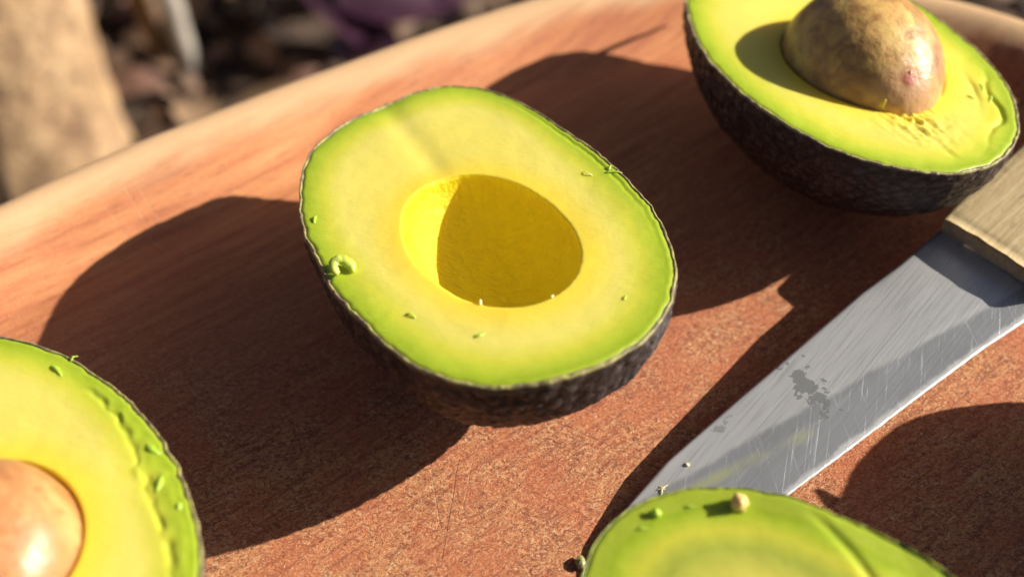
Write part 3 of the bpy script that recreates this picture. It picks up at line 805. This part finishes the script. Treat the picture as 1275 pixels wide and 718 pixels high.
def trunk(x, y, r, h, label):
    m = NT('lichen_bark')
    q = m.map(m.obj, (1, 1, .7))
    n = m.noise(q, 55, 6, .68, .3); n2 = m.noise(m.obj, 150, 5, .7); v = m.vor(q, 60)
    c = m.ramp(n, [(.3, (.22, .13, .07)), (.44, (.42, .265, .145)), (.55, (.58, .375, .20)), (.7, (.66, .46, .27))])
    c = m.mix(m.range(n2, .32, .46, .75, 0), c, (.09, .06, .04))
    c = m.mix(m.range(m.noise(m.obj, 22, 3), .56, .74, 0, .45), c, (.54, .33, .11))
    hh = m.math('ADD', m.math('MULTIPLY', n, .012), m.math('MULTIPLY', n2, .006))
    m.set(Base_Color=c, Roughness=.9, Normal=m.bump(hh, 1., .8))
    ns, nh = 120, 150; V = []
    for i in range(nh):
        z = GZ - .05 + (h + .05) * i / (nh - 1); t = max(0, (z - GZ)); fl = 1 + .12 * math.exp(-t / .03) + .03 * math.exp(-t / .3)
        for j in range(ns):
            a = 2 * math.pi * j / ns
            rr = r * fl * (1 + .03 * nz((math.cos(a) * 1.5, math.sin(a) * 1.5, z * 8), 1., 1) + .04 * nz((math.cos(a) * 5, math.sin(a) * 5, z * 40), 1., 3) + (.10 * (fl - 1)) * math.sin(a * 4 + 1))
            V.append((x + rr * math.cos(a), y + rr * math.sin(a) + .06 * t, z))
    base = empty('tree', (0, 0, 0)); tag(base, label, 'tree')
    mesh_np('trunk', V, grid_faces(nh, ns, True, False), m.m, base)
    # limbs and a sparse crown, high above the picture
    lm = m.m
    top = Vector((x, y + .06 * h, GZ + h))
    tube([top - Vector((0, 0, .1)), top + Vector((-.1, .3, .5)), top + Vector((-.3, .7, .9))], [r * .95, r * .6, r * .3], 16, 'limb', lm, base, .2)
    tube([top - Vector((0, 0, .1)), top + Vector((-.3, -.05, .4)), top + Vector((-.8, .1, .8))], [r * .9, r * .5, r * .25], 16, 'limb', lm, base, .2)
    return base, top
tree, ttop = trunk(-.310, .42, .059, 1.6, 'tree trunk with rough tan lichen-covered bark behind the board')

def leaf_template(n=5, wid=.42, curl=.25, fold=.15):
    V = []; 
    for i in range(n + 1):
        t = i / n; w_ = wid * math.sin(math.pi * min(1, t * .96 + .02)) ** .8 * (1 - .25 * t); z = curl * math.sin(t * 2.6)
        V += [(t - .5, -w_, z + fold * w_), (t - .5, 0, z), (t - .5, w_, z + fold * w_)]
    F = []
    for i in range(n):
        for q in range(2): a = i * 3 + q; F.append([a, a + 1, a + 4, a + 3])
    return np.array(V), F
def leaf_mat(name, a, b, rough=.6, sss=0):
    m = NT(name)
    r_ = m.attr('tone')
    c = m.mix(r_, a, b); c = m.mix(m.range(m.noise(m.obj, 60, 4), .4, .6, .5, 0), c, tuple(x * .5 for x in a))
    m.set(Base_Color=c, Roughness=rough, Normal=m.bump(m.noise(m.obj, 200, 3), .001, .6)); return m.m
def leaf_mass(name, items, mat, parent=None, tmpl=None):
    T, TF = tmpl or leaf_template(); V = []; F = []; tone = []
    for (p, e, s_) in items:
        m_ = np.array(Euler(e).to_matrix()); b = len(V) * 1
        P = (T * s_) @ m_.T + np.array(p); tv = rnd.random()
        off = len(tone)
        V.extend(P.tolist()); tone += [tv] * len(T); F += [[q + off for q in f] for f in TF]
    return mesh_np(name, V, F, mat, parent, {'tone': tone})
M_LITTER = leaf_mat('dry_leaf', (.07, .042, .028), (.32, .19, .11), .75)
items = []
for _ in range(4200):
    x = rnd.uniform(-.8, .8); y = rnd.uniform(.15, 1.1)
    items.append(((x, y, gz(x, y) + rnd.uniform(.002, .014)), (rnd.gauss(0, .5), rnd.gauss(0, .5), rnd.uniform(0, 6.3)), rnd.uniform(.012, .032)))
o = leaf_mass('leaf_litter', items, M_LITTER); tag(o, 'brown leaf litter covering the dark ground behind the board', 'leaf litter', None, 'stuff')

def lone_leaf(x, y, s_, rz, tilt, label, mat, z=.012):
    T, TF = leaf_template(8, .34, .18, .35)
    V = T * s_; o = mesh_np('fallen_leaf', V, TF, mat, None, {'tone': [rnd.uniform(.5, 1)] * len(V)})
    o.location = (x, y, gz(x, y) + z); o.rotation_euler = (tilt, rnd.gauss(0, .2), rz); return tag(o, label, 'leaf')
M_TANLEAF = leaf_mat('tan_leaf', (.20, .12, .065), (.36, .23, .13), .7)
M_PINKLEAF = leaf_mat('pinkish_leaf', (.14, .07, .05), (.26, .13, .09), .7)
lone_leaf(-.232, .560, .060, 1.2, .5, 'tan curled fallen leaf standing beside the grey stick', M_TANLEAF, .03)
lone_leaf(-.245, .475, .036, .3, .25, 'pinkish tan fallen leaf at the foot of the tree trunk', M_PINKLEAF)
lone_leaf(-.205, .450, .050, 2.0, .2, 'dark tan fallen leaf touching the board rim right of the trunk', M_TANLEAF)
lone_leaf(-.135, .490, .036, .5, .3, 'reddish brown fallen leaf left of the purple leaves', M_PINKLEAF)
lone_leaf(-.150, .455, .060, -.4, .2, 'long brown fallen leaf lying along the board rim', M_TANLEAF)
lone_leaf(-.262, .575, .045, .8, .3, 'reddish fallen leaf between the trunk and the brown stick', M_PINKLEAF)

M_ST1 = simple_wood('brown_stick_bark', (.16, .09, .04), (.30, .18, .08), (1, 1, 1), 60, .85)
M_ST2 = simple_wood('grey_stick_bark', (.26, .23, .19), (.42, .38, .32), (1, 1, 1), 60, .85)
o = tube([(-.236, .512, GZ + .004), (-.250, .535, GZ + .045), (-.268, .555, GZ + .10), (-.280, .58, GZ + .16), (-.29, .60, GZ + .22)], [.0055, .006, .0065, .007, .007], 14, 'stick', M_ST1, None, .25)
tag(o, 'thin brown stick leaning upright beside the tree trunk', 'stick')
o = tube([(-.216, .505, GZ + .004), (-.226, .525, GZ + .045), (-.241, .545, GZ + .10), (-.254, .565, GZ + .16), (-.262, .59, GZ + .22)], [.0065, .007, .0075, .0075, .008], 14, 'stick', M_ST2, None, .25)
tag(o, 'pale grey stick leaning upright right of the brown stick', 'stick')

# purple leaved plant
M_PURPLE = leaf_mat('purple_leaf', (.032, .008, .020), (.055, .016, .038), .45)
M_STEM = simple_wood('purple_stem', (.06, .02, .04), (.10, .03, .05))
pl = empty('purple_leaved_plant', (-.128, .535, GZ)); tag(pl, 'plant with broad dark purple leaves behind the board', 'plant')
T, TF = leaf_template(10, .40, .12, .3)
for k, (dx, dy, dz, s_, rz, tx) in enumerate([(0, 0, .03, .085, 2.2, .5), (.045, .01, .035, .08, .5, .4), (-.04, .02, .04, .06, 2.9, .3), (.02, .035, .05, .08, 1.5, .5), (.07, .03, .03, .07, .1, .6), (0, .05, .06, .07, 1.9, .6), (.03, -.02, .02, .06, -.4, .3)]):
    o = mesh_np('leaf', T * s_, TF, M_PURPLE, pl, {'tone': [rnd.random()] * len(T)})
    o.location = (dx, dy, dz); o.rotation_euler = (tx, rnd.gauss(0, .2), rz)
tube([(.02, .01, -.02), (.02, .012, .02), (.022, .02, .055)], [.004, .003, .002], 8, 'stem', M_STEM, pl)

# unseen dark green bush, added at the right to shade the background ground
M_SHRUB = leaf_mat('dark_green_leaf', (.018, .035, .012), (.05, .085, .03), .5)
sh = empty('shade_shrub', (.36, 1.02, GZ)); tag(sh, 'unseen dark leafy bush added behind the board to shade the ground', 'shade_shrub')
items = []
for _ in range(3600):
    a = rnd.uniform(0, 6.28); r_ = rnd.random() ** .5; h = rnd.uniform(0, 1)
    rr = (.42 * math.sin(math.pi * (h * .85 + .1))) * r_
    items.append(((rr * math.cos(a) * 1.35, rr * math.sin(a) * .62, .02 + h * .62), (rnd.gauss(0, .8), rnd.gauss(0, .8), rnd.uniform(0, 6.3)), rnd.uniform(.03, .06)))
leaf_mass('foliage', items, M_SHRUB, sh)
for k in range(6):
    a = k * 1.05; tube([(0, 0, -.02), (.08 * math.cos(a), .05 * math.sin(a), .2), (.24 * math.cos(a), .15 * math.sin(a), .5)], [.009, .006, .003], 8, 'branch', M_ST1, sh)

# a sawn round of log that carries the board
lg = NT('log_bark'); lg.set(Base_Color=lg.mix(lg.noise(lg.obj, 40, 5), (.08, .05, .03), (.2, .14, .09)), Roughness=.9, Normal=lg.bump(lg.noise(lg.obj, 60, 5), .01))
V = []
for z in np.linspace(GZ - .03, -.0204, 12):
    for j in range(64):
        a = 2 * math.pi * j / 64; rr = .13 * (1 + .03 * nz((math.cos(a) * 2, math.sin(a) * 2, z * 5), 1., 2)); V.append((.02 + rr * math.cos(a), -.07 + rr * math.sin(a), z))
F = [list(f) for f in grid_faces(12, 64, True, False)] + [[11 * 64 + q for q in range(64)]]
o = mesh_np('log_stand', V, F, lg.m); tag(o, 'round log stand under the board', None, None, 'structure')
